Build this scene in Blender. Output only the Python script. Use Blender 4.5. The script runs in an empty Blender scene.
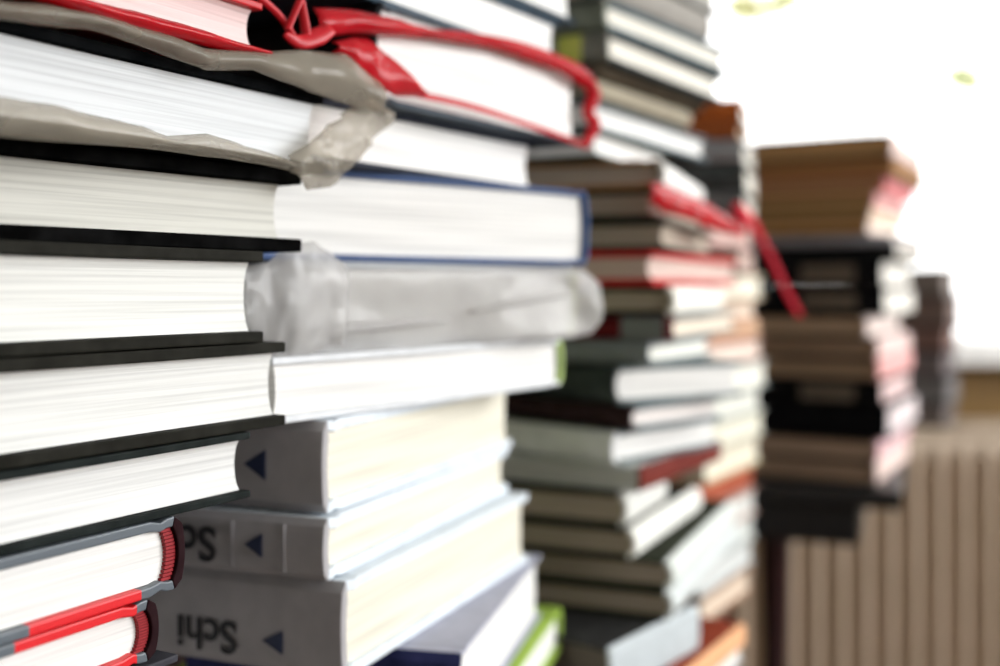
import bpy, bmesh, math, random
from mathutils import Vector, Matrix, noise
R = random.Random(7)
S = bpy.context.scene
COL = S.collection
CZ, F, CX, HY = 0.98, 1100.0, 500.0, 290.0      # camera height, focal length in px, principal column, horizon row

# ------------------------------------------------------------------ materials
MATS = {}
def nodes(name):
    m = bpy.data.materials.new(name); m.use_nodes = True
    nt = m.node_tree
    return m, nt, nt.nodes['Principled BSDF']

def link(nt, a, b): nt.links.new(a, b)

def noise_mix(nt, c1, c2, scale, vec=(1, 1, 1), lo=.35, hi=.65, detail=3):
    tc = nt.nodes.new('ShaderNodeTexCoord'); mp = nt.nodes.new('ShaderNodeMapping')
    mp.inputs['Scale'].default_value = vec
    no = nt.nodes.new('ShaderNodeTexNoise'); no.inputs['Scale'].default_value = scale; no.inputs['Detail'].default_value = detail
    cr = nt.nodes.new('ShaderNodeValToRGB')
    cr.color_ramp.elements[0].position = lo; cr.color_ramp.elements[0].color = (*c1, 1)
    cr.color_ramp.elements[1].position = hi; cr.color_ramp.elements[1].color = (*c2, 1)
    link(nt, tc.outputs['Object'], mp.inputs['Vector']); link(nt, mp.outputs['Vector'], no.inputs['Vector'])
    link(nt, no.outputs['Fac'], cr.inputs['Fac'])
    return cr.outputs['Color'], no.outputs['Fac']

def add_bump(nt, bs, h, strength, dist):
    b = nt.nodes.new('ShaderNodeBump'); b.inputs['Strength'].default_value = strength; b.inputs['Distance'].default_value = dist
    link(nt, h, b.inputs['Height']); link(nt, b.outputs['Normal'], bs.inputs['Normal'])

def cover_mat(c, rough=.45, var=.18):
    k = ('cover', c, rough); var = .05 if max(c) > .2 else var
    if k not in MATS:
        m, nt, bs = nodes('cover_cloth')
        c2 = tuple(min(1, x * (1 + var) + .004) for x in c); c1 = tuple(x * (1 - var) for x in c)
        col, f = noise_mix(nt, c1, c2, 90)
        link(nt, col, bs.inputs['Base Color']); bs.inputs['Roughness'].default_value = rough; bs.inputs['Specular IOR Level'].default_value = .0 if max(c) < .0075 else .06 if max(c) < .1 else .2
        add_bump(nt, bs, f, .15, .0004)
        MATS[k] = m
    return MATS[k]

def page_mat(c):
    k = ('page', c)
    if k not in MATS:
        m, nt, bs = nodes('page_edges')
        col, f = noise_mix(nt, tuple(x * .80 for x in c), c, 1.0, (7, 7, 620), .34, .56, 2)
        link(nt, col, bs.inputs['Base Color']); bs.inputs['Roughness'].default_value = .8
        add_bump(nt, bs, f, .35, .0006)
        MATS[k] = m
    return MATS[k]

def plain_mat(name, c, rough=.6, c2=None, scale=30, vec=(1, 1, 1), bump=0, metallic=0):
    k = (name, c)
    if k not in MATS:
        m, nt, bs = nodes(name)
        col, f = noise_mix(nt, c, c2 or tuple(min(1, x * 1.12) for x in c), scale, vec)
        link(nt, col, bs.inputs['Base Color']); bs.inputs['Roughness'].default_value = rough; bs.inputs['Metallic'].default_value = metallic
        if bump: add_bump(nt, bs, f, bump, .002)
        MATS[k] = m
    return MATS[k]

def banded_mat(base, band, v0, v1, zmax=1.):
    """board cloth with a printed red panel between two places along the board (object Y)"""
    m, nt, bs = nodes('banded_cover')
    tc = nt.nodes.new('ShaderNodeTexCoord'); sx = nt.nodes.new('ShaderNodeSeparateXYZ')
    link(nt, tc.outputs['Object'], sx.inputs['Vector'])
    g = nt.nodes.new('ShaderNodeMath'); g.operation = 'GREATER_THAN'; g.inputs[1].default_value = v0
    l = nt.nodes.new('ShaderNodeMath'); l.operation = 'LESS_THAN'; l.inputs[1].default_value = v1
    mu = nt.nodes.new('ShaderNodeMath'); mu.operation = 'MULTIPLY'
    link(nt, sx.outputs['X'], g.inputs[0]); link(nt, sx.outputs['X'], l.inputs[0])
    link(nt, g.outputs[0], mu.inputs[0]); link(nt, l.outputs[0], mu.inputs[1])
    zl = nt.nodes.new('ShaderNodeMath'); zl.operation = 'LESS_THAN'; zl.inputs[1].default_value = zmax
    link(nt, sx.outputs['Z'], zl.inputs[0])
    mu2 = nt.nodes.new('ShaderNodeMath'); mu2.operation = 'MULTIPLY'; link(nt, mu.outputs[0], mu2.inputs[0]); link(nt, zl.outputs[0], mu2.inputs[1]); mu = mu2
    mix = nt.nodes.new('ShaderNodeMix'); mix.data_type = 'RGBA'
    mix.inputs['A'].default_value = (*base, 1); mix.inputs['B'].default_value = (*band, 1)
    link(nt, mu.outputs[0], mix.inputs['Factor']); link(nt, mix.outputs['Result'], bs.inputs['Base Color'])
    bs.inputs['Roughness'].default_value = .4
    return m

def film_mat(name, c, alpha, rough=.25, trans=0.5, scale=25):
    """thin translucent plastic: part see-through, part scattering, with a sheen"""
    m, nt, bs = nodes(name)
    out = nt.nodes['Material Output']
    bs.inputs['Base Color'].default_value = (*c, 1); bs.inputs['Roughness'].default_value = rough
    tl = nt.nodes.new('ShaderNodeBsdfTranslucent'); tl.inputs['Color'].default_value = (*c, 1)
    tr = nt.nodes.new('ShaderNodeBsdfTransparent')
    tr.inputs['Color'].default_value = (*[min(1, x * .35 + .62) for x in c], 1)
    m1 = nt.nodes.new('ShaderNodeMixShader'); m1.inputs[0].default_value = trans
    link(nt, bs.outputs[0], m1.inputs[1]); link(nt, tl.outputs[0], m1.inputs[2])
    m2 = nt.nodes.new('ShaderNodeMixShader')
    tc = nt.nodes.new('ShaderNodeTexCoord'); no = nt.nodes.new('ShaderNodeTexNoise'); no.inputs['Scale'].default_value = scale
    link(nt, tc.outputs['Object'], no.inputs['Vector'])
    mr = nt.nodes.new('ShaderNodeMapRange'); mr.inputs['From Min'].default_value = .3; mr.inputs['From Max'].default_value = .7
    mr.inputs['To Min'].default_value = max(0, alpha - .07); mr.inputs['To Max'].default_value = min(1, alpha + .07)
    link(nt, no.outputs['Fac'], mr.inputs['Value']); link(nt, mr.outputs[0], m2.inputs[0])
    link(nt, tr.outputs[0], m2.inputs[1]); link(nt, m1.outputs[0], m2.inputs[2]); link(nt, m2.outputs[0], out.inputs['Surface'])
    add_bump(nt, bs, no.outputs['Fac'], .3, .002)
    return m

# ------------------------------------------------------------------ objects
def obj(name, bm, mat, parent=None, smooth=False, bevel=0):
    bmesh.ops.recalc_face_normals(bm, faces=bm.faces)
    me = bpy.data.meshes.new(name); bm.to_mesh(me); bm.free()
    for p in me.polygons: p.use_smooth = smooth
    if mat: me.materials.append(mat)
    o = bpy.data.objects.new(name, me); COL.objects.link(o)
    if parent: o.parent = parent
    if bevel:
        b = o.modifiers.new('bevel', 'BEVEL'); b.width = bevel; b.segments = 2; b.limit_method = 'ANGLE'; b.angle_limit = math.radians(40)
    return o

def tag(o, label, cat, group=None, kind=None):
    o['label'] = label; o['category'] = cat
    if group: o['group'] = group
    if kind: o['kind'] = kind
    return o

def empty(name, loc, yaw=0):
    o = bpy.data.objects.new(name, None); COL.objects.link(o)
    o.location = loc; o.rotation_euler = (0, 0, yaw); o.empty_display_size = .02
    return o

def add_box(bm, lo, hi):
    v = [bm.verts.new((x, y, z)) for x in (lo[0], hi[0]) for y in (lo[1], hi[1]) for z in (lo[2], hi[2])]
    for f in ((0, 1, 3, 2), (4, 6, 7, 5), (0, 4, 5, 1), (2, 3, 7, 6), (0, 2, 6, 4), (1, 5, 7, 3)):
        bm.faces.new([v[i] for i in f])

def box(name, lo, hi, mat, parent=None, bevel=0):
    bm = bmesh.new(); add_box(bm, lo, hi); return obj(name, bm, mat, parent, False, bevel)

def add_tube(bm, pts, rad, n=10, flat=1.0):
    pts = [Vector(p) for p in pts]; rings = []
    for i, p in enumerate(pts):
        d = (pts[min(i + 1, len(pts) - 1)] - pts[max(i - 1, 0)]).normalized()
        ref = Vector((0, 1, 0)) if abs(d.y) < .9 else Vector((1, 0, 0))
        s = d.cross(ref).normalized(); t = s.cross(d)
        r = rad[i] if isinstance(rad, (list, tuple)) else rad
        rings.append([bm.verts.new(p + s * math.cos(2 * math.pi * k / n) * r + t * math.sin(2 * math.pi * k / n) * r * flat) for k in range(n)])
    for a, b in zip(rings, rings[1:]):
        for k in range(n): bm.faces.new((a[k], a[(k + 1) % n], b[(k + 1) % n], b[k]))
    bm.faces.new(rings[0][::-1]); bm.faces.new(rings[-1])

def add_lathe(bm, prof, n=32, c=(0, 0)):
    rings = [[bm.verts.new((c[0] + r * math.cos(2 * math.pi * k / n), c[1] + r * math.sin(2 * math.pi * k / n), z)) for k in range(n)] for r, z in prof]
    for a, b in zip(rings, rings[1:]):
        for k in range(n): bm.faces.new((a[k], a[(k + 1) % n], b[(k + 1) % n], b[k]))
    bm.faces.new(rings[0][::-1]); bm.faces.new(rings[-1])

def ray(px, Y): return Vector(((px - CX) / F * Y, Y))
def zed(py, Y): return CZ - (py - HY) / F * Y
def dirn(vp): return Vector((vp - CX, F)).normalized()
def on_line(P, a, px):
    k = (px - CX) / F
    t = (k * P.y - P.x) / (a.x - k * a.y)
    return P + a * t

# ------------------------------------------------------------------ books
def book_parts(root, L, W, T, spine, cov, page, bt, ov, bul, spine_mat=None, hard=True):
    """L along local X, W along local Y, T up; the spine lies at the named side"""
    D, H = (L, W) if spine in ('far', 'near') else (W, L)
    def mp(u, v, z):
        if spine == 'far': return (L - u, v, z)
        if spine == 'near': return (u, v, z)
        if spine == 'left': return (v, W - u, z)
        return (v, u, z)
    bul = min(bul, T * .35)
    O, I = [], []
    def add(ou, oz, iu, iz): O.append((ou, oz)); I.append((iu, iz))
    n = 9
    lo = [(D, 0, D, bt)]
    if hard: lo += [(bul + .013, 0, bul + .013, bt), (bul + .0085, .0011, bul + .0085, bt + .0008), (bul + .0055, 0.0002, bul + .0055, bt)]
    lo += [(bul + .002, 0, bul + .003, bt)]
    k0 = len(lo) - 1
    for q in lo: add(*q)
    for i in range(1, n):
        s = i / n; e = math.sin(math.pi * s) ** .6
        add(bul * (1 - e) + .0002, T * s, bul * (1 - e) + bt, bt + (T - 2 * bt) * s)
    for ou, oz, iu, iz in reversed(lo): add(ou, T - oz, iu, T - iz)
    k1 = len(O) - 1 - k0
    def strip(bm, i0, i1):
        vs = []
        for v in (0, H):
            vs.append(([bm.verts.new(mp(*(O[i][0], v, O[i][1]))) for i in range(i0, i1 + 1)],
                       [bm.verts.new(mp(*(I[i][0], v, I[i][1]))) for i in range(i0, i1 + 1)]))
        (oa, ia), (ob, ib) = vs
        for k in range(i1 - i0):
            bm.faces.new((oa[k], oa[k + 1], ob[k + 1], ob[k])); bm.faces.new((ia[k], ib[k], ib[k + 1], ia[k + 1]))
            bm.faces.new((oa[k], ia[k], ia[k + 1], oa[k + 1])); bm.faces.new((ob[k], ob[k + 1], ib[k + 1], ib[k]))
        for k in (0, i1 - i0): bm.faces.new((oa[k], ob[k], ib[k], ia[k]))
    if spine_mat:
        bm = bmesh.new(); strip(bm, 0, k0); strip(bm, k1, len(O) - 1); obj('cover', bm, cov, root, bevel=.0006)
        bm = bmesh.new(); strip(bm, k0, k1); sp = obj('spine', bm, spine_mat, root, bevel=.0005)
    else:
        bm = bmesh.new(); strip(bm, 0, len(O) - 1); sp = obj('cover', bm, cov, root, bevel=.0006)
    # page block: back follows the spine, fore-edge hollowed
    bm = bmesh.new(); rows = []
    z0, z1 = bt + .0002, T - bt - .0002
    m = 8
    for v in (ov, H - ov):
        back = []; fore = []
        for i in range(m + 1):
            s = i / m; e = math.sin(math.pi * s) ** .6
            back.append(bm.verts.new(mp(bul * (1 - e) + bt + .0012, v, z0 + (z1 - z0) * s)))
            fore.append(bm.verts.new(mp(D - ov - (bul * .6 * e if hard else 0), v, z0 + (z1 - z0) * s)))
        rows.append((back, fore))
    (ba, fa), (bb, fb) = rows
    for i in range(m):
        bm.faces.new((ba[i], ba[i + 1], bb[i + 1], bb[i])); bm.faces.new((fa[i], fb[i], fb[i + 1], fa[i + 1]))
        bm.faces.new((ba[i], fa[i], fa[i + 1], ba[i + 1])); bm.faces.new((bb[i], bb[i + 1], fb[i + 1], fb[i]))
    bm.faces.new((ba[0], bb[0], fb[0], fa[0])); bm.faces.new((ba[m], fa[m], fb[m], bb[m]))
    obj('page_block', bm, page, root)
    return sp

ORD = 'topmost second third fourth fifth sixth seventh eighth ninth tenth eleventh twelfth thirteenth fourteenth fifteenth sixteenth seventeenth eighteenth nineteenth twentieth twenty-first twenty-second twenty-third twenty-fourth twenty-fifth twenty-sixth twenty-seventh'.split()

class Pile:
    def __init__(s, phrase, group, line=None, Y=None, vp=1130, W=.16, cat='book'):
        s.phrase, s.group, s.line, s.Y, s.vp, s.W, s.z, s.n, s.roots = phrase, group, line, Y, vp, W, None, 0, []
    def add(s, look, yb, xn=None, xf=None, yt=None, Y=None, vp=None, L=None, W=None, ref='n', spine='left', c=(.03, .03, .035),
            p=(.86, .84, .80), sc=None, bt=.0028, ov=.003, bul=.004, hard=True, rough=.7, gap=.0004, cov=None, name='hardcover_book', label=None, off=0.):
        vp = vp or s.vp; a = dirn(vp); W = W or s.W
        if xn is not None:
            N = ray(xn, Y or s.Y)
            if L is None: L = (on_line(N, a, xf) - N).dot(a)
        else:
            Fp = ray(xf, Y) if Y else on_line(s.line[0], s.line[1], xf)
            N = Fp - a * L
        N = N + Vector((a.y, -a.x)) * off
        refp = N if ref == 'n' else N + a * L
        zt = zed(yt, refp.y) if (yt is not None) else s.z
        zb = zed(yb, refp.y)
        T = zt - zb - gap
        assert T > .006 and .04 < L < .42, (look, T, L)
        hard_bt = min(bt, T * .2)
        r = empty(name, (N.x, N.y, zb), math.atan2(a.y, a.x))
        pos = 'topmost of the ' if s.n == 0 else ORD[s.n] + ' from top of the '
        tag(r, label or (look + ', ' + pos + s.phrase), 'book', s.group)
        sp = book_parts(r, L, W, T, spine, cov or cover_mat(c, rough), page_mat(p), hard_bt, ov, bul, cover_mat(sc, rough) if sc else None, hard)
        s.z = zb; s.n += 1; s.roots.append(r)
        r2 = dict(root=r, N=N, a=a, L=L, W=W, T=T, zb=zb, spine=sp, bul=bul)
        return r2

WHITE = (.88, .87, .84); CREAM = (.86, .82, .72); OLD = (.74, .58, .42); TAN = (.40, .33, .26)  # TAN darkens old paper to hold shade on averted page ends
BLACK = (.006, .006, .007); DGREY = (.05, .055, .06); LGREY = (.55, .56, .58); TEAL = (.07, .11, .13); NAVY = (.03, .05, .13)

# ---- pile A: the big pile of thick black hardcovers
PA, aA = ray(285, .42), dirn(1130)
A = Pile('black hardcover pile', 'books of the pile of thick black hardcovers', (PA, aA), None, 1130, .19)
bA0 = A.add('red hardcover wrapped in red film', 56, xf=263, yt=2, L=.20, ref='f', spine='left', c=(.50, .01, .015), p=(.80, .62, .60), bt=.0028, rough=.3)
bA1 = A.add('thick black hardcover in clear plastic bag', 174, xf=324, yt=94, L=.225, ref='f', spine='left', c=(.003, .0035, .004), p=(.72, .74, .75), bt=.0038)
A.add('black hardcover with thin cream pages', 252, xf=302, L=.235, ref='f', spine='left', c=(.003, .003, .003), p=(.66, .65, .59), bt=.0050, ov=.0065, vp=1290)
A.add('black hardcover with clean white pages', 342, xf=264, L=.23, ref='f', spine='left', c=(.014, .0135, .010), p=(.80, .80, .76), bt=.0040, ov=.004)
A.add('black hardcover with upturned lower board', 425, xf=286, L=.24, ref='f', spine='left', c=(.014, .0135, .010), p=(.80, .80, .77), bt=.0040, ov=.0035)
A.add('dark green hardcover with white pages', 497, xf=251, L=.22, ref='f', spine='left', c=(.012, .016, .015), p=(.80, .80, .78), bt=.0026, vp=1120)
RED = (.72, .012, .018)
q = dict(L=.20, ref='f', spine='far', sc=(.020, .006, .008), p=WHITE, bt=.0034, bul=.003)
bA6 = A.add('grey hardcover with one red board stripe', 586, xf=186, cov=banded_mat((.11, .13, .15), RED, .137, .180, .02), vp=1090, **q)
bA7 = A.add('second', 657, xf=160, cov=banded_mat((.11, .13, .15), RED, .144, .190), vp=1090,
      label='grey hardcover with two red board stripes, lowest seen in the black hardcover pile', **q)

for b in (bA6, bA7):       # red headband showing between page block and spine
    bm = bmesh.new(); L_, T_b = b['L'], b['T']; n = 14
    for k in range(n):
        z0 = .0036 + (T_b - .0072) * k / n; z1 = .0036 + (T_b - .0072) * (k + .8) / n
        e = math.sin(math.pi * (k + .5) / n) ** .6; u = .003 * (1 - e) + .0036
        add_box(bm, (L_ - u - .0042, .0014, z0), (L_ - u, .0060, z1))
    obj('headband', bm, plain_mat('red_headband', (.27, .004, .009), .6), b['root'])

# ---- pile B: the pile under the red plastic bag
B = Pile('red bag pile', 'books of the pile with the red plastic bag', None, .46, 1200, .17)
B.add('grey hardcover with white pages', -42, xf=590, Y=.65, yt=-90, L=.20, ref='f', vp=1250, spine='near', sc=(.02,.03,.08), c=(.10, .13, .15))
B.add('dark grey hardcover with white pages', 25, xf=575, Y=.64, L=.20, ref='f', vp=1220, spine='near', sc=(.02, .07, .34), c=(.05, .07, .09), p=WHITE)
B.add('slate hardcover with white pages', 66, xf=560, Y=.63, L=.20, ref='f', vp=1200, spine='near', sc=(.008, .008, .01), c=(.04, .07, .10), p=WHITE)  # black near spine, here and on the next, paints in the shadowed gap
bB1 = B.add('grey hardcover wrapped in red plastic', 146, xf=580, Y=.63, L=.18, ref='f', vp=1247, spine='near', sc=(.008, .008, .01), c=(.06, .08, .10), p=WHITE)
B.add('black hardcover with pale pages', 192, xf=536, Y=.61, L=.178, ref='f', vp=1240, spine='left', c=(.03, .035, .05), p=WHITE)
B.add('navy hardcover with bright white pages', 266, xf=590, Y=.60, L=.212, ref='f', vp=1750, spine='far', c=(.06, .10, .22), p=WHITE, bul=.002)
bB4 = B.add('white hardcover in milky plastic', 338, xf=577, Y=.60, L=.18, ref='f', vp=1650, spine='far', bul=.002, sc=(.52, .56, .16), c=(.40, .42, .44), p=(.80, .79, .75))
B.add('white hardcover with broad white pages', 385, xf=564, Y=.61, L=.220, ref='f', vp=1250, spine='far', bul=.002, sc=(.46, .60, .22), c=(.74, .76, .78), p=WHITE)
SCH = (.40, .385, .395)  # grey holds the shade on white spines turned from the window
q = dict(spine='near', c=(.74, .80, .85), sc=SCH, p=(.84, .80, .67), bt=.0046, bul=.0022, ref='f', W=.20)
bB6 = B.add('shade-grey-spined volume with only an arrow showing', 447, xn=322, xf=512, Y=.443, vp=943, **q)
bB7 = B.add('shade-grey-spined volume with half hidden lettering', 491, xn=323, xf=508, Y=.436, vp=907, **q)
bB8 = B.add('shade-grey-spined volume with lettering and arrow', 562, xn=341, xf=528, Y=.438, vp=944, **q)
B.add('blue-grey book with navy spine jutting out', 616, xn=460, xf=541, Y=.474, vp=753, W=.13, spine='near', c=(.42, .43, .52), sc=(.02, .025, .10), p=WHITE, bt=.002, ref='f', bul=.001)
B.add('white book with lime green cover edges', 648, xn=474, xf=562, Y=.49, vp=790, W=.17, spine='far', c=(.34, .50, .08), p=WHITE, bt=.0036, ref='f', bul=.002)

# ---- pile C: the tall pile of thin mixed books
C = Pile('tall mixed pile', 'books of the tall pile of thin mixed books', None, .70, 1220, .15)
GG = (.22, .25, .20)
C.add('grey softcover', -14, xn=600, xf=716, yt=-52, ref='f', spine='near', c=(.20, .21, .20), sc=GG, p=(.6, .58, .52), vp=1280)
C.add('thin grey hardcover', 16, xn=603, xf=720, ref='f', spine='near', c=(.16, .16, .15), sc=(.24, .26, .21), p=(.42, .40, .36), vp=1290)
C.add('mottled grey hardcover', 42, xn=606, xf=712, ref='f', spine='right', c=(.10, .11, .10), sc=(.30, .28, .25), p=TAN, vp=1290)
C.add('teal hardcover with cream pages', 75, xn=604, xf=728, ref='f', spine='near', c=TEAL, sc=(.18, .20, .16), p=CREAM, vp=1290, bt=.0038)
lime = C.add('black hardcover with green spine label', 104, xn=607, xf=722, ref='f', spine='near', c=(.03, .035, .035), sc=(.20, .20, .17), p=CREAM, vp=1220, bt=.0038)
C.add('dark brown-backed book', 114, xn=598, xf=704, ref='f', spine='right', c=(.03, .025, .018), sc=(.045, .032, .018), p=(.2, .16, .12), vp=1200)
C.add('dull beige book', 128, xn=598, xf=692, ref='f', spine='right', c=(.10, .11, .10), sc=(.34, .30, .22), p=(.3, .26, .2), vp=1200)
C.add('teal book with bright white pages', 162, xn=592, xf=708, ref='f', spine='left', c=TEAL, p=WHITE, vp=1150)
C.add('short book with white pages', 158, xn=600, xf=668, spine='left', c=(.03, .05, .04), p=WHITE, vp=1050)
C.add('orange-edged book with brown page ends', 188, xn=666, xf=704, spine='right', sc=(.85, .84, .80), c=(.30, .13, .03), p=TAN, vp=850, W=.17)  # white right-hand spine stands in for the window-lit long edge
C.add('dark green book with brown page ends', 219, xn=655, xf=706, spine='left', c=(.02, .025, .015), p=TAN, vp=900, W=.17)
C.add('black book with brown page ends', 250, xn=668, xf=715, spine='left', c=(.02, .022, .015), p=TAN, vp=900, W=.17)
C.add('red hardcover with pinkish pages', 285, xn=652, xf=736, spine='left', c=(.55, .02, .02), p=(.66, .50, .44), bt=.0042, ov=.001, vp=1010, W=.15)
C.add('black hardcover with very white long edge', 316, xn=676, xf=724, spine='right', sc=(.90, .88, .80), c=BLACK, p=TAN, vp=900, W=.17)  # white side painted bright like a window-lit page edge
mar = C.add('maroon-spined book', 341, xn=672, xf=736, spine='near', c=(.25, .26, .25), sc=(.13, .004, .008), p=(.85, .74, .60), vp=1000, W=.16)
C.add('grey book with rounded white fore-edge', 366, xn=648, xf=712, spine='near', c=(.22, .25, .25), sc=(.20, .22, .23), p=(.90, .90, .82), vp=1150, W=.15)
C.add('white-edged book turned towards the room', 396, xn=613, xf=743, ref='f', spine='near', c=(.13, .17, .18), sc=(.05, .06, .06), p=WHITE, vp=2200, W=.14)
C.add('pale book set back between two longer ones', 419, xn=630, xf=722, ref='f', spine='near', c=(.11, .16, .18), sc=(.035, .018, .020), p=(.88, .82, .78), vp=1640, W=.14)
C.add('slim book with pale grey pages', 446, xn=612, xf=720, ref='f', spine='near', c=(.11, .15, .16), sc=(.80, .82, .83), p=WHITE, vp=1540, W=.14)
C.add('light grey book with dark red edge', 493, xn=642, xf=722, spine='right', c=(.60, .62, .60), sc=(.16, .018, .010), p=(.62, .62, .60), vp=1150, W=.16, bul=.001)
C.add('dark olive book with grey-brown page ends', 529, xn=628, xf=668, spine='right', sc=(.74, .74, .70), c=(.02, .024, .013), p=TAN, vp=1000, W=.16)  # pale right-hand spines down this run paint in window light
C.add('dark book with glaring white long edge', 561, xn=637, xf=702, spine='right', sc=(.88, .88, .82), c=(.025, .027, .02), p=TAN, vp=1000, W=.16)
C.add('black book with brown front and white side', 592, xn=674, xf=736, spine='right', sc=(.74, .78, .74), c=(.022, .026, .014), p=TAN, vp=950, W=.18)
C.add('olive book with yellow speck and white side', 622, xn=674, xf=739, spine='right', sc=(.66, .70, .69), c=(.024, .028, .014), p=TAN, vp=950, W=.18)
C.add('pale grey book jutting forward', 651, xn=612, xf=700, Y=.65, ref='f', spine='right', c=(.03, .03, .03), sc=(.55, .60, .62), p=(.10, .08, .06), vp=1330, W=.15, bul=.001)
C.add('dark red book with peach spine', 700, xn=686, xf=746, Y=.70, ref='n', spine='right', c=(.30, .04, .01), sc=(.86, .46, .24), p=(.30, .035, .012), vp=1150, W=.15, bul=.001)

# ---- pile C2: the narrow pile just before the window
N2 = Pile('narrow window pile', 'books of the narrow pile in front of the window', None, .95, 1150, .13)
N2spec = [
 ('orange-spined paperback', 119, 741, 751, 'near', (.30, .12, .05), (.48, .12, .02), CREAM),
 ('brown paperback with orange spine', 138, 738, 749, 'near', (.10, .06, .04), (.34, .09, .02), (.6, .45, .3)),
 ('grey book with curled cover', 162, 743, 756, 'near', (.12, .14, .15), (.30, .31, .32), CREAM),
 ('black book with yellowish pages', 190, 745, 758, 'near', (.03, .035, .04), (.06, .07, .07), CREAM),
 ('dark grey book', 217, 744, 757, 'near', (.08, .09, .09), (.14, .15, .15), CREAM),
 ('pink-edged paperback', 246, 708, 754, 'left', (.30, .10, .09), None, (.72, .50, .44)),
 ('brown book beside the red strap', 273, 742, 757, 'left', (.10, .05, .05), None, (.60, .44, .38)),
 ('bright cream paperback', 300, 722, 764, 'left', (.62, .50, .34), None, (.90, .86, .72)),
 ('peach paperback', 323, 705, 757, 'left', (.60, .32, .22), None, (.86, .72, .58)),
 ('orange paperback with peach pages', 345, 698, 760, 'right', (.50, .17, .04), (.62, .40, .26), (.85, .66, .48)),
 ('pink-white paperback', 367, 708, 763, 'left', (.60, .34, .28), None, (.88, .74, .64)),
 ('thick white book with glowing edge', 397, 722, 768, 'left', (.30, .34, .33), None, (.92, .90, .80)),
 ('pale green-grey book', 424, 715, 762, 'left', (.42, .45, .40), None, (.80, .80, .72)),
 ('cream book with grey boards', 453, 712, 765, 'left', (.35, .36, .33), None, (.88, .85, .70)),
 ('yellowish paperback', 485, 708, 761, 'left', (.60, .50, .30), None, (.88, .82, .66)),
 ('rust red paperback', 512, 700, 752, 'right', (.30, .06, .02), (.42, .10, .05), (.7, .5, .4)),
 ('pale grey paperback with pink edge', 541, 705, 757, 'left', (.55, .34, .28), None, (.72, .72, .68)),
 ('light grey book', 570, 702, 756, 'left', (.40, .44, .42), None, (.70, .72, .68)),
 ('slanting grey-white book', 599, 700, 754, 'left', (.42, .46, .46), None, (.74, .76, .74)),
 ('lowest pale book', 626, 704, 752, 'left', (.50, .30, .20), None, (.80, .66, .52)),
]
for i, (lk, yb, xn, xf, sp, c, sc, p) in enumerate(N2spec):
    N2.add(lk, yb, xn=xn, xf=xf, yt=97 if i == 0 else None, spine=sp, c=c, sc=sc, p=p, vp=850 if i in (0, 1, 2, 3, 4, 6) else None, bt=.0022, bul=.0025, ov=.0025, name='paperback_book' if 'paperback' in lk else 'hardcover_book')

# ---- pile D: on the small black table
Dp = Pile('pile on black table', 'books of the pile on the small black table', None, 1.15, 1120, .155)
PB = (.50, .29, .12)  # old-paper brown with the shade of camera-facing page ends mixed in
PK_ = (.80, .42, .40); PW = (.86, .72, .66); PG = (.84, .82, .78)  # pale right-hand spine colours paint in window-lit page edges
Dspec = [
 ('brown-edged paperback', 156, 893, 'right', (.06, .035, .02), (.80, .62, .56), PB),
 ('reddish brown paperback', 176, 896, 'left', (.05, .025, .012), None, (.40, .19, .065)),
 ('paperback with coral lit side', 191, 886, 'right', (.40, .10, .09), (.78, .26, .26), (.46, .28, .12)),
 ('paperback with olive boards', 206, 876, 'right', (.09, .08, .03), PK_, PB),
 ('paperback with peach lit side', 219, 872, 'right', (.08, .07, .03), (.88, .66, .50), PB),
 ('orange-brown paperback', 233, 869, 'right', (.12, .07, .03), (.90, .74, .62), (.56, .32, .13)),
 ('pale blue-grey book', 244, 893, 'near', (.34, .36, .42), (.36, .38, .44), (.8, .7, .6)),
 ('thin black book', 259, 896, 'near', (.006, .007, .008), (.006, .007, .008), (.75, .70, .62)),
 ('black binder with brown spine label', 288, 882, 'near', (.006, .006, .007), (.006, .006, .007), (.88, .84, .76)),
 ('lower binder with brown spine label', 316, 884, 'near', (.006, .006, .007), (.006, .006, .007), (.88, .84, .76)),
 ('book with shade-brown pages', 338, 868, 'right', (.02, .016, .012), PW, (.38, .27, .18)),  # page browns here and below carry shade
 ('dark-boarded book with brown pages', 359, 879, 'right', (.012, .010, .008), (.82, .62, .58), (.31, .21, .14)),
 ('brown book with pink lit side', 382, 880, 'right', (.016, .012, .009), PK_, (.28, .19, .12)),
 ('black book with grey spine label', 407, 882, 'near', (.005, .005, .006), (.005, .005, .005), (.84, .62, .60)),
 ('thick black book', 441, 888, 'near', (.005, .005, .006), (.005, .005, .006), (.82, .72, .72)),
 ('brown book with shade-brown pages', 463, 879, 'right', (.02, .015, .012), (.80, .52, .54), (.40, .28, .20)),
 ('brown book', 486, 878, 'right', (.02, .015, .012), (.84, .66, .60), (.36, .245, .17)),
]
for i, (lk, yb, xn, sp, c, sc, p) in enumerate(Dspec):
    d = Dp.add(lk, yb, xn=xn, L=.20 + .012 * math.sin(i * 2.3), yt=132 if i == 0 else None, spine=sp, c=c, sc=sc, p=p, bt=.0022, bul=.0015,
               name='paperback_book' if 'paperback' in lk else 'ring_binder' if 'binder' in lk else 'hardcover_book')
    if 'label' in lk:
        bm = bmesh.new(); add_box(bm, (-.0006, .028, d['T'] * .18), (.0006, .085, d['T'] * .82))
        obj('spine_label', bm, plain_mat('brown_label', (.09, .07, .05), .7), d['root'], bevel=.0003)

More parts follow.
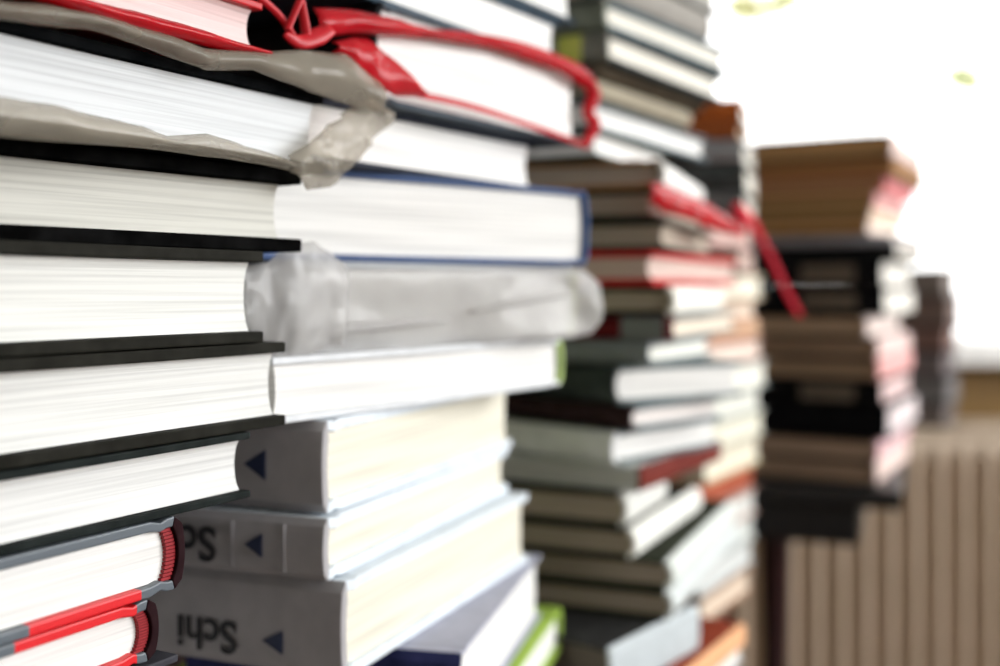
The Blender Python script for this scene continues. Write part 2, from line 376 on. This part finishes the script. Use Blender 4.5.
# ---- pile E: on the radiator
E = Pile('pile on the radiator', 'books of the pile on the radiator', None, 1.685, 1150, .15)
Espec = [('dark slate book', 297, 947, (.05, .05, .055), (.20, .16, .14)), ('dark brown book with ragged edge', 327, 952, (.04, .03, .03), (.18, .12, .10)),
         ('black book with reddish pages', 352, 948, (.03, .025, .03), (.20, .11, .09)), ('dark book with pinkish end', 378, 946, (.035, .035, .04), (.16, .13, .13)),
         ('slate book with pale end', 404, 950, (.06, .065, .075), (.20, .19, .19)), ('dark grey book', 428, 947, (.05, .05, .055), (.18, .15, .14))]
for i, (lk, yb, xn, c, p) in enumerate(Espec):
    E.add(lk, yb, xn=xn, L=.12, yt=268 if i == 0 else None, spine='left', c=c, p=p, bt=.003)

# ---- feet of the piles below the picture's edge
DESK = CZ - .29
def foot(pile, n, zt, like, xy, vp, L, W):
    a = dirn(vp); h = (zt - DESK - .0006) / n
    for k in range(n):
        N = Vector(xy) + Vector((R.uniform(-.004, .004), R.uniform(-.004, .004)))
        r = empty('hardcover_book', (N.x, N.y, zt - .0003 - h * (k + 1)), math.atan2(a.y, a.x))
        tag(r, 'white-paged hardcover at the hidden foot of the ' + pile.phrase, 'book', 'hidden foot of the ' + pile.phrase)
        book_parts(r, L, W, h - .0004, 'left', cover_mat(like), page_mat(WHITE), .0026, .003, .003)
rA = A.roots[-1].location; foot(A, 3, A.z, (.05, .05, .06), (rA.x, rA.y), 1100, .21, .19)
rB = B.roots[-2].location; foot(B, 2, B.z, (.10, .12, .16), (rB.x, rB.y), 800, .20, .18)
rC = C.roots[-1].location
if C.z - DESK > .012: foot(C, 1, C.z, (.10, .06, .05), (rC.x - .005, rC.y + .01), 1100, .17, .15)

# ---- lettering on the shade-greyed spines
INK = plain_mat('spine_ink', (.012, .02, .06), .5)
INK2 = plain_mat('spine_black_ink', (.012, .012, .016), .5)
def lettering(b, text, t0, py, Y, size, x=-.0007):
    cu = bpy.data.curves.new('spine_lettering', 'FONT'); cu.body = text; cu.size = size; cu.extrude = .00025; cu.offset = .00035
    tmp = bpy.data.objects.new('tmp_text', cu); COL.objects.link(tmp)
    dg = bpy.context.evaluated_depsgraph_get(); dg.update()
    me = bpy.data.meshes.new_from_object(tmp.evaluated_get(dg)); bpy.data.objects.remove(tmp)
    me.materials.clear(); me.materials.append(INK2)
    z = zed(py, Y) - b['zb'] + size * .36
    M = Matrix(((0, 0, -1, x), (1, 0, 0, t0), (0, -1, 0, z), (0, 0, 0, 1)))
    me.transform(M)
    o = bpy.data.objects.new('spine_lettering', me); COL.objects.link(o); o.parent = b['root']; return o
def arrow(b, t0, py, Y, w, h):
    z = zed(py, Y) - b['zb']; bm = bmesh.new()
    pts = [(t0 - w / 2, z - h / 2), (t0 - w / 2, z + h / 2), (t0 + w / 2, z)]
    vs = [[bm.verts.new((x, t, zz)) for t, zz in pts] for x in (-.0009, .0003)]
    bm.faces.new(vs[0]); bm.faces.new(vs[1][::-1])
    for k in range(3): bm.faces.new((vs[0][k], vs[0][(k + 1) % 3], vs[1][(k + 1) % 3], vs[1][k]))
    obj('spine_arrow', bm, INK, b['root'])
def band(b, t0, w, c):
    bm = bmesh.new(); add_box(bm, (-.0005, t0, b['T'] * .12), (.0012, t0 + w, b['T'] * .88)); obj('spine_band', bm, plain_mat('band', c, .6), b['root'])
lettering(bB8, 'Schi', .049, 638, .458, .0190)
lettering(bB7, 'Schi', .0495, 544, .456, .0200)
arrow(bB8, .032, 641, .450, .0095, .0095); arrow(bB7, .032, 544, .448, .0080, .0095); arrow(bB6, .032, 464, .455, .0100, .0120)
band(bB7, .042, .0008, (.30, .29, .30)); band(bB7, .0175, .0008, (.34, .33, .34))
bm = bmesh.new(); add_box(bm, (-.0008, .019, lime['T'] * .08), (.001, .036, lime['T'] * .92))
obj('spine_label', bm, plain_mat('lime_spine_label', (.40, .50, .05), .6, (.60, .62, .12), 60), lime['root'], bevel=.0003)
bm = bmesh.new(); add_box(bm, (-.0008, .006, mar['T'] * .06), (.001, .034, mar['T'] * .94))
obj('spine_label', bm, plain_mat('grey_spine_label', (.14, .15, .15), .6), mar['root'], bevel=.0003)

# ------------------------------------------------------------------ plastic films
def film(bm, cols, P, a, off, sub=5, rows=8, amp=.0022, seed=0, bulge=.004, fs=70):
    """sheet hanging off a face line: cols of (px, py_top, py_bottom[, extra offset])"""
    nrm = Vector((a.y, -a.x)); pts = []
    K = []
    for i in range(len(cols) - 1):
        for k in range(sub):
            t = k / sub; t = t; c0, c1 = cols[i], cols[i + 1]
            K.append([c0[j] * (1 - t) + c1[j] * t if j < min(len(c0), len(c1)) else 0 for j in range(4)])
    K.append(list(cols[-1]) + [0] * (4 - len(cols[-1])))
    grid = []
    for px, y0, y1, ex in K:
        col = []
        for r in range(rows + 1):
            v = r / rows
            q = on_line(P + nrm * (off + ex), a, px)
            z = zed(y0 + (y1 - y0) * v, q.y)
            w = Vector((q.x, q.y, z))
            d = noise.noise(Vector((w.x * fs + seed, w.y * fs, w.z * fs * 1.3))) * amp + noise.noise(w * fs * 3 + Vector((seed, 0, 0))) * amp * .35 + bulge * math.sin(math.pi * v)
            w += Vector((nrm.x, nrm.y, 0)) * d
            col.append(bm.verts.new(w))
        grid.append(col)
    for c0, c1 in zip(grid, grid[1:]):
        for r in range(rows): bm.faces.new((c0[r], c0[r + 1], c1[r + 1], c1[r]))

def strand(bm, pts, P, a, off, w, n=8, flat=.35):
    nrm = Vector((a.y, -a.x)); out = []
    for i, (px, py) in enumerate(pts):
        o = off[i] if isinstance(off, (list, tuple)) else off
        q = on_line(P + nrm * o, a, px); out.append((q.x, q.y, zed(py, q.y)))
    sm = []; rr = []
    wl = w if isinstance(w, (list, tuple)) else [w] * len(pts)
    for i in range(len(out) - 1):      # Catmull-Rom
        p0, p1, p2, p3 = [Vector(out[max(0, min(len(out) - 1, i + d))]) for d in (-1, 0, 1, 2)]
        for k in range(5):
            t = k / 5
            sm.append(.5 * ((2 * p1) + (p2 - p0) * t + (2 * p0 - 5 * p1 + 4 * p2 - p3) * t * t + (3 * p1 - p0 - 3 * p2 + p3) * t ** 3)); rr.append(wl[i] * (1 - t) + wl[i + 1] * t)
    sm.append(Vector(out[-1])); rr.append(wl[-1])
    add_tube(bm, sm, rr, n, flat)

def sheet_obj(name, bm, mat, thick=.0003):
    o = obj(name, bm, mat, None, True)
    s = o.modifiers.new('thickness', 'SOLIDIFY'); s.thickness = thick; s.offset = 0
    return o

clear = film_mat('clear_plastic', (.60, .55, .46), .36, .12, .35)
milky = film_mat('milky_plastic', (.86, .85, .84), .46, .10, .45)
redf = film_mat('red_plastic', (.75, .02, .035), .80, .22, .45)

bm = bmesh.new()
film(bm, [(-40, -8, 12), (0, 1, 20), (50, 5, 25), (90, 14, 30), (130, 24, 42), (170, 36, 56), (205, 48, 70), (250, 52, 70), (300, 50, 88), (345, 54, 104), (378, 82, 112)], PA, aA, .006, seed=1, amp=.002)
film(bm, [(-40, 90, 133), (0, 97, 137), (51, 105, 141), (119, 121, 146), (170, 136, 151), (204, 134, 156), (238, 143, 160), (289, 160, 170)], PA, aA, .007, seed=3, amp=.0025)
film(bm, [(288, 156, 172), (310, 140, 190), (330, 124, 187), (350, 108, 168), (370, 97, 145), (385, 106, 126)], PA, aA, .004, seed=5, amp=.005, fs=110)
tag(sheet_obj('clear_plastic_bag', bm, clear), 'crumpled clear plastic bag around the thick book under the red one', 'plastic bag')

PB4 = ray(577, .60); aB4 = dirn(1650)
bm = bmesh.new()
film(bm, [(296, 266, 362), (350, 268, 360), (400, 268, 354), (460, 268, 347), (520, 267, 341), (570, 267, 338), (588, 270, 334), (599, 284, 322)], PB4, aB4, .009, seed=9, amp=.0065, fs=30, bulge=.001)
PBx = ray(300, .445); aBx = dirn(1700)
film(bm, [(240, 268, 334), (256, 264, 342), (268, 262, 358), (282, 250, 362), (298, 243, 360), (314, 241, 352), (330, 252, 346), (345, 262, 346, -.004)], PBx, aBx, 0, seed=12, amp=.004, fs=80)
strand(bm, [(300, 332), (345, 329), (395, 324), (450, 320)], PB4, aB4, [.013, .015, .015, .012], [.0006, .0022, .0020, .0005], 8, .8)  # raised folds added to catch light as the film's highlight streaks
strand(bm, [(470, 312), (520, 302), (570, 294)], PB4, aB4, [.012, .015, .012], [.0005, .0016, .0005], 8, .8)
tag(sheet_obj('milky_plastic_bag', bm, milky), 'milky translucent plastic bag wrapped round a white book, gathered at its end', 'plastic bag')

PB1 = ray(580, .63); aB1 = dirn(1247)
bm = bmesh.new()
film(bm, [(312, 8, 38), (350, 9, 34), (400, 20, 36), (430, 29, 39), (500, 37, 50), (560, 60, 72), (590, 78, 92)], PB1, aB1, .004, seed=21, amp=.002)
film(bm, [(334, 42, 52), (350, 38, 70), (370, 38, 86), (395, 62, 96), (422, 92, 97)], PB1, aB1, .010, seed=23, amp=.003)
tagb = sheet_obj('red_plastic_bag', bm, redf)
tag(tagb, 'red plastic bag twisted round the grey book near the top of its pile', 'plastic bag')
bm = bmesh.new()
strand(bm, [(556, 58), (580, 72), (594, 94), (588, 112), (595, 126), (584, 145)], PB1, aB1, .006, [.0022, .0034, .0040, .0034, .0038, .0022])
strand(bm, [(415, 94), (470, 106), (520, 122), (560, 136), (588, 147)], PB1, aB1, .006, .0015)
strand(bm, [(425, 33), (470, 36), (520, 45), (556, 58), (582, 74)], PB1, aB1, .006, .0020)
obj('bag_hem', bm, redf, tagb, True)

bm = bmesh.new()
film(bm, [(-30, -24, -14), (60, -6, 6), (110, 6, 22), (150, 15, 33), (200, 30, 45), (235, 42, 52), (264, 50, 57)], PA, aA, .003, seed=41, amp=.002)
tag(sheet_obj('red_plastic_film', bm, redf), 'red film folded along the lower edge of the topmost red book', 'plastic film')
bm = bmesh.new()
PK = ray(300, .43); aK = dirn(1700)
strand(bm, [(258, -4), (278, 14), (292, 34), (298, 48)], PK, aK, 0, .0014)
strand(bm, [(300, -6), (304, 20), (308, 46)], PK, aK, .002, [.0014, .0019, .0022])
strand(bm, [(287, 30), (294, 14), (302, -5)], PK, aK, .003, .0014)
strand(bm, [(284, 34), (300, 42), (318, 36), (330, 28)], PK, aK, .003, [.001, .003, .004, .003])
tag(obj('red_ribbon', bm, plain_mat('red_ribbon_cloth', (.55, .01, .02), .35), None, True), 'thin red ribbon ends knotted beside the red-wrapped book', 'ribbon')

PC = ray(652, .685); aC = dirn(1150)
bm = bmesh.new()
film(bm, [(648, 183, 200), (662, 184, 212), (685, 192, 218), (710, 206, 228), (742, 226, 238)], PC, aC, .006, seed=31, amp=.003)
tag(sheet_obj('red_plastic_scrap', bm, redf), 'torn flap of red plastic hanging over thin mixed books', 'plastic flap')
PS = ray(742, .93); aS = dirn(1900)
bm = bmesh.new()
strand(bm, [(733, 205), (742, 214), (752, 224), (764, 244), (776, 268), (788, 294), (800, 316)], PS, aS, [0, .004, 0, 0, 0, 0, 0], [.003, .0070, .0045, .0028, .0026, .0026, .0024], flat=.25)
tag(obj('red_strap', bm, plain_mat('red_strap_cloth', (.72, .004, .03), .4), None, True), 'red strap hanging from the narrow pile before the black binders', 'strap')

# blue cloth-bound book behind the red one, its corner peeps over the ribbon
r = empty('hardcover_book', (*ray(288, .52), zed(9, .52)), math.atan2(aA.y, aA.x))

# ------------------------------------------------------------------ furniture
WOOD = plain_mat('dark_red_wood', (.022, .004, .006), .45, (.035, .008, .009), 6, (1, 14, 14))
BLK = plain_mat('black_lacquer', (.006, .006, .007), .45)
ang = math.atan2(aA.y, aA.x)
dk = empty('writing_desk', (0, 0, 0))
def desk_pt(s, t):   # s along the row of piles, t away to the side (negative = towards the room's middle)
    o = ray(322, .46); b = Vector((-aA.y, aA.x)); return o + aA * s + b * t
def slab(name, s0, s1, t0, t1, z0, z1, mat, parent, bev=.002, cut=None):
    bm = bmesh.new()
    P = [desk_pt(s0, t0)] + ([desk_pt(cut[0], t0), desk_pt(cut[1], cut[2]), desk_pt(s1, cut[2])] if cut else [desk_pt(s1, t0)]) + [desk_pt(s1, t1), desk_pt(s0, t1)]
    lo = [bm.verts.new((p.x, p.y, z0)) for p in P]; hi = [bm.verts.new((p.x, p.y, z1)) for p in P]
    bm.faces.new(lo[::-1]); bm.faces.new(hi)
    n = len(P)
    for k in range(n): bm.faces.new((lo[k], lo[(k + 1) % n], hi[(k + 1) % n], hi[k]))
    return obj(name, bm, mat, parent, bevel=bev)
slab('desk_top', -.36, .66, -.03, .55, DESK - .026, DESK - .0003, WOOD, dk, cut=(.40, .54, .038))
slab('apron', -.32, .58, .06, .50, DESK - .10, DESK - .0265, WOOD, dk)
for s in (-.31, .53):
    for t in (.07, .45): slab('leg', s, s + .045, t, t + .045, 0, DESK - .1005, WOOD, dk)
tag(dk, 'dark red-brown wooden desk under the row of tall book piles', 'desk')

aD = dirn(1120); bD = Vector((-aD.y, aD.x))
TT = CZ - (486 - HY) / F * 1.15 - .0006
co = ray(903, 1.12); aT = dirn(915)
tb = empty('pedestal_table', (co.x, co.y, 0), math.atan2(aT.y, aT.x))
box('table_top', (0, 0, TT - .020), (.30, .30, TT), BLK, tb, .004)
box('drawer_box', (.012, .043, TT - .062), (.26, .26, TT - .0205), BLK, tb, .003)
bm = bmesh.new(); add_lathe(bm, [(.022, .06), (.018, .10), (.0145, .2), (.0145, .55), (.019, TT - .07), (.026, TT - .0625)], 24, (.15, .145)); obj('column', bm, WOOD, tb, True)
for k in range(4):
    bm = bmesh.new(); an = math.pi / 4 + k * math.pi / 2; d = Vector((math.cos(an), math.sin(an)))
    add_tube(bm, [(.15 + d.x * .012, .145 + d.y * .012, .085), (.15 + d.x * .07, .145 + d.y * .07, .055), (.15 + d.x * .15, .145 + d.y * .15, .013)], [.014, .013, .012], 12)
    obj('foot', bm, WOOD, tb, True)
tag(tb, 'small black pedestal table with dark red column before the radiator', 'table')

# ------------------------------------------------------------------ radiator
RZ = zed(428, 1.685) - .0008
X0, X1, YF, YB = .22, 1.62, 1.672, 1.83
RADM = plain_mat('radiator_enamel', (.52, .41, .30), .45, (.56, .44, .33), 12)
rd = empty('radiator', (X0, YF, 0))
bm = bmesh.new(); pitch = .0375; nx = int((X1 - X0) / pitch * 10); zs = [RZ - .008, RZ - .03, RZ - .040, RZ - .052, RZ - .066] + [RZ - .066 - k * .06 for k in range(1, 9)] + [.13, .11, .09]
grid = []
for i in range(nx + 1):
    x = (X1 - X0) * i / nx; ph = .5 + .5 * math.cos(2 * math.pi * x / pitch); ph = ph * ph * (3 - 2 * ph)
    col = []
    for j, z in enumerate(zs):
        k = 0 if j < 2 else (j - 1) / 3 if j < 4 else 1
        if j >= len(zs) - 2: k = 0
        col.append(bm.verts.new((x, .020 * (1 - ph) * k + (.004 if j == 0 else 0), z)))
    grid.append(col)
for a_, b_ in zip(grid, grid[1:]):
    for j in range(len(zs) - 1): bm.faces.new((a_[j], a_[j + 1], b_[j + 1], b_[j]))
fp = obj('front_panel', bm, RADM, rd, True); sm = fp.modifiers.new('thickness', 'SOLIDIFY'); sm.thickness = .0015; sm.offset = -1
box('back_panel', (0, .120, .09), (X1 - X0, .126, RZ - .01), RADM, rd, .001)
bm = bmesh.new()
add_box(bm, (0, 0, RZ - .010), (X1 - X0, .030, RZ)); add_box(bm, (0, .10, RZ - .010), (X1 - X0, .13, RZ))
k = .0
while k < X1 - X0 - .012:
    add_box(bm, (k, .030, RZ - .009), (k + .012, .10, RZ)); k += .02
obj('top_grille', bm, RADM, rd)
for x in (0, X1 - X0 - .002): box('side_cover', (x, .003, .1), (x + .002, .119, RZ - .0105), RADM, rd)
for x in (.15, X1 - X0 - .2):
    bm = bmesh.new(); add_box(bm, (x, .04, 0), (x + .03, .10, .01)); add_box(bm, (x + .01, .06, .01), (x + .02, .08, .12)); obj('foot', bm, RADM, rd)
tag(rd, 'beige ribbed panel radiator under the window sill', 'radiator')

# ------------------------------------------------------------------ room
WY = 1.95; RX = 2.3; LX = -2.3; BY = -2.2; CH = 2.6
SZ = zed(342, 1.85)                      # window sill top
WX0, WX1, WT = .10, 2.05, 2.30
PLASTER = plain_mat('plaster', (.30, .26, .21), .9, (.33, .29, .24), 8)
PANEL = plain_mat('brown_panelling', (.22, .12, .025), .6, (.28, .155, .035), 5, (14, 14, 1))
FRAME = plain_mat('white_paint', (.80, .80, .78), .4)
FLOORM = plain_mat('floor_boards', (.10, .06, .035), .45, (.15, .09, .05), 4, (1, 12, 1))
CEIL = plain_mat('ceiling_paint', (.36, .35, .33), .9)
def st(o): o['kind'] = 'structure'; return o
st(box('floor', (LX, BY, -.1), (RX, WY, -.0005), FLOORM))
st(box('ceiling', (LX, BY, CH), (RX, WY, CH + .1), CEIL))
st(box('wall_left', (LX - .15, BY, 0), (LX, WY, CH), PLASTER))
st(box('wall_front', (LX, BY - .15, 0), (RX, BY, CH), PLASTER))
bm = bmesh.new(); T_ = .25
add_box(bm, (LX, WY, 0), (WX0, WY + T_, CH)); add_box(bm, (WX1, WY, 0), (RX + .15, WY + T_, CH)); add_box(bm, (WX0, WY, WT), (WX1, WY + T_, CH)); add_box(bm, (WX0, WY, 0), (WX1, WY + T_, SZ - .05))
st(obj('wall_back', bm, PLASTER))
st(box('trim_1', (WX0, WY - .02, .02), (RX - .01, WY - .0005, SZ - .045), PANEL))
W2 = (-1.3, 1.55, .95, 2.35)             # side window: Y range, Z range
bm = bmesh.new()
add_box(bm, (RX, BY, 0), (RX + .2, W2[0], CH)); add_box(bm, (RX, W2[1], 0), (RX + .2, WY, CH)); add_box(bm, (RX, W2[0], 0), (RX + .2, W2[1], W2[2])); add_box(bm, (RX, W2[0], W2[3]), (RX + .2, W2[1], CH))
st(obj('wall_right', bm, PLASTER))
GL, nt, bs = nodes('window_glass'); out = nt.nodes['Material Output']
tr = nt.nodes.new('ShaderNodeBsdfTransparent'); gl = nt.nodes.new('ShaderNodeBsdfGlossy'); gl.inputs['Roughness'].default_value = .02
mx = nt.nodes.new('ShaderNodeMixShader'); mx.inputs[0].default_value = .04
link(nt, tr.outputs[0], mx.inputs[1]); link(nt, gl.outputs[0], mx.inputs[2]); link(nt, mx.outputs[0], out.inputs['Surface'])
def window(name, axis, a0, a1, z0, z1, d, mull):
    w = empty(name, (0, 0, 0)); w['kind'] = 'structure'
    def bx(n, p0, p1, d0, d1, zz0, zz1, m):
        lo, hi = ((p0, d0, zz0), (p1, d1, zz1)) if axis == 'x' else ((d0, p0, zz0), (d1, p1, zz1))
        return box(n, lo, hi, m, w, .002)
    f = .05
    bm = bmesh.new()
    for p0, p1, q0, q1 in ((a0, a0 + f, z0, z1), (a1 - f, a1, z0, z1), (a0 + f, a1 - f, z0, z0 + f), (a0 + f, a1 - f, z1 - f, z1)) + tuple((m - .025, m + .025, z0 + f, z1 - f) for m in mull):
        lo, hi = ((p0, d, q0), (p1, d + .06, q1)) if axis == 'x' else ((d, p0, q0), (d + .06, p1, q1))
        add_box(bm, lo, hi)
    obj('window_frame', bm, FRAME, w, bevel=.002)
    eds = [a0 + f] + [v for m in mull for v in (m - .025, m + .025)] + [a1 - f]
    for i in range(0, len(eds), 2): bx('pane', eds[i], eds[i + 1], d + .027, d + .031, z0 + f, z1 - f, GL)
    return w
w1 = window('window_1', 'x', WX0, WX1, SZ - .048, WT, WY + .12, [.36])
box('sill', (WX0 - .03, 1.85, SZ - .040), (WX1 + .03, WY + .118, SZ), FRAME, w1, .004)
window('window_2', 'y', W2[0], W2[1], W2[2], W2[3], RX + .1, [.12])

# ------------------------------------------------------------------ outside
st(box('ground', (-6, 2.6, -1.6), (14, 24, -1.5), plain_mat('lawn', (.35, .40, .18), .9)))
LEAF = plain_mat('leaf_green', (.34, .42, .06), .6, (.50, .46, .07), 3)
BARK = plain_mat('bark', (.55, .50, .36), .9, (.6, .55, .4), 10, bump=.4)
def P3(px, py, Y): return Vector(((px - CX) / F * Y, Y, zed(py, Y)))
def leaves(bm, c, rad, n, s):
    for _ in range(n):
        d = Vector((R.gauss(0, 1), R.gauss(0, 1), R.gauss(0, 1))).normalized() * rad * R.random() ** .5
        p = c + d; u = Vector((R.gauss(0, 1), R.gauss(0, 1), R.gauss(0, 1))).normalized(); v = u.orthogonal().normalized(); w = u.cross(v) * .15
        a0, a1, a2, a3 = p - u * s, p + v * s * .45 + w * s, p + u * s, p - v * s * .45 + w * s
        m0 = bm.verts.new(p - w * s); q = [bm.verts.new(x) for x in (a0, a1, a2, a3)]
        for k in range(4): bm.faces.new((q[k], q[(k + 1) % 4], m0))
t = empty('tree', (P3(620, 0, 5.2).x, 5.2, -1.5))
def rel(v): return v - t.location
bm = bmesh.new()
base = Vector((0, 0, 0)); hub = rel(P3(640, -60, 5.2))
add_tube(bm, [base, base.lerp(hub, .5) + Vector((.05, 0, 0)), hub], [.13, .10, .07], 12); obj('trunk', bm, BARK, t, True)
for tips in ([(740, -20), (760, 6), (790, 8)], [(800, -60), (880, -40), (960, 40), (968, 78)], [(830, -90), (1000, -60), (1060, 40), (1040, 150)]):
    bm = bmesh.new(); pts = [hub] + [rel(P3(x, y, 5.2)) for x, y in tips]; add_tube(bm, pts, [.035, .022, .014, .008, .006][:len(pts)], 8); obj('branch', bm, BARK, t, True)
bm = bmesh.new()
for x, y, r_, n in ((736, 6, .06, 90), (752, 12, .05, 90), (770, 6, .05, 60), (788, 0, .06, 60), (806, 10, .06, 14), (804, 40, .06, 12), (958, 76, .06, 90), (974, 83, .05, 70), (968, 152, .05, 50), (925, -12, .05, 30)):
    leaves(bm, rel(P3(x, y, 5.2)), r_, n, .03)
obj('foliage', bm, LEAF, t)
tag(t, 'sunlit leafy tree outside the window', 'tree')

# ------------------------------------------------------------------ light, world, camera
wd = bpy.data.worlds.new('sky'); S.world = wd; wd.use_nodes = True
bg = wd.node_tree.nodes['Background']; bg.inputs['Color'].default_value = (1, 1, .985, 1); bg.inputs['Strength'].default_value = 3.2
def area(name, loc, rot, sx, sy, power, col=(1, 1, 1)):
    l = bpy.data.lights.new(name, 'AREA'); l.shape = 'RECTANGLE'; l.size = sx; l.size_y = sy; l.energy = power; l.color = col
    o = bpy.data.objects.new(name, l); COL.objects.link(o); o.location = loc; o.rotation_euler = rot; return o
area('side_window_daylight', (RX + .22, (W2[0] + W2[1]) / 2, (W2[2] + W2[3]) / 2), (0, math.radians(90), 0), W2[3] - W2[2], W2[1] - W2[0], 95, (.97, .98, 1))

bpy.data.objects.remove(r)
cam = bpy.data.cameras.new('camera'); co_ = bpy.data.objects.new('camera', cam); COL.objects.link(co_)
co_.location = (0, 0, CZ); co_.rotation_euler = (math.radians(90), 0, 0)
cam.lens = 36 * F / 1000; cam.sensor_width = 36; cam.shift_y = -(333 - HY) / 1000; cam.clip_start = .02
cam.dof.use_dof = True; cam.dof.focus_distance = .37; cam.dof.aperture_fstop = 4.2
S.camera = co_
S.view_settings.view_transform = 'Standard'; S.view_settings.look = 'None'; S.view_settings.gamma = 1; S.view_settings.exposure = 0.0
S.view_settings.use_curve_mapping = False
S.cycles.use_denoising = True
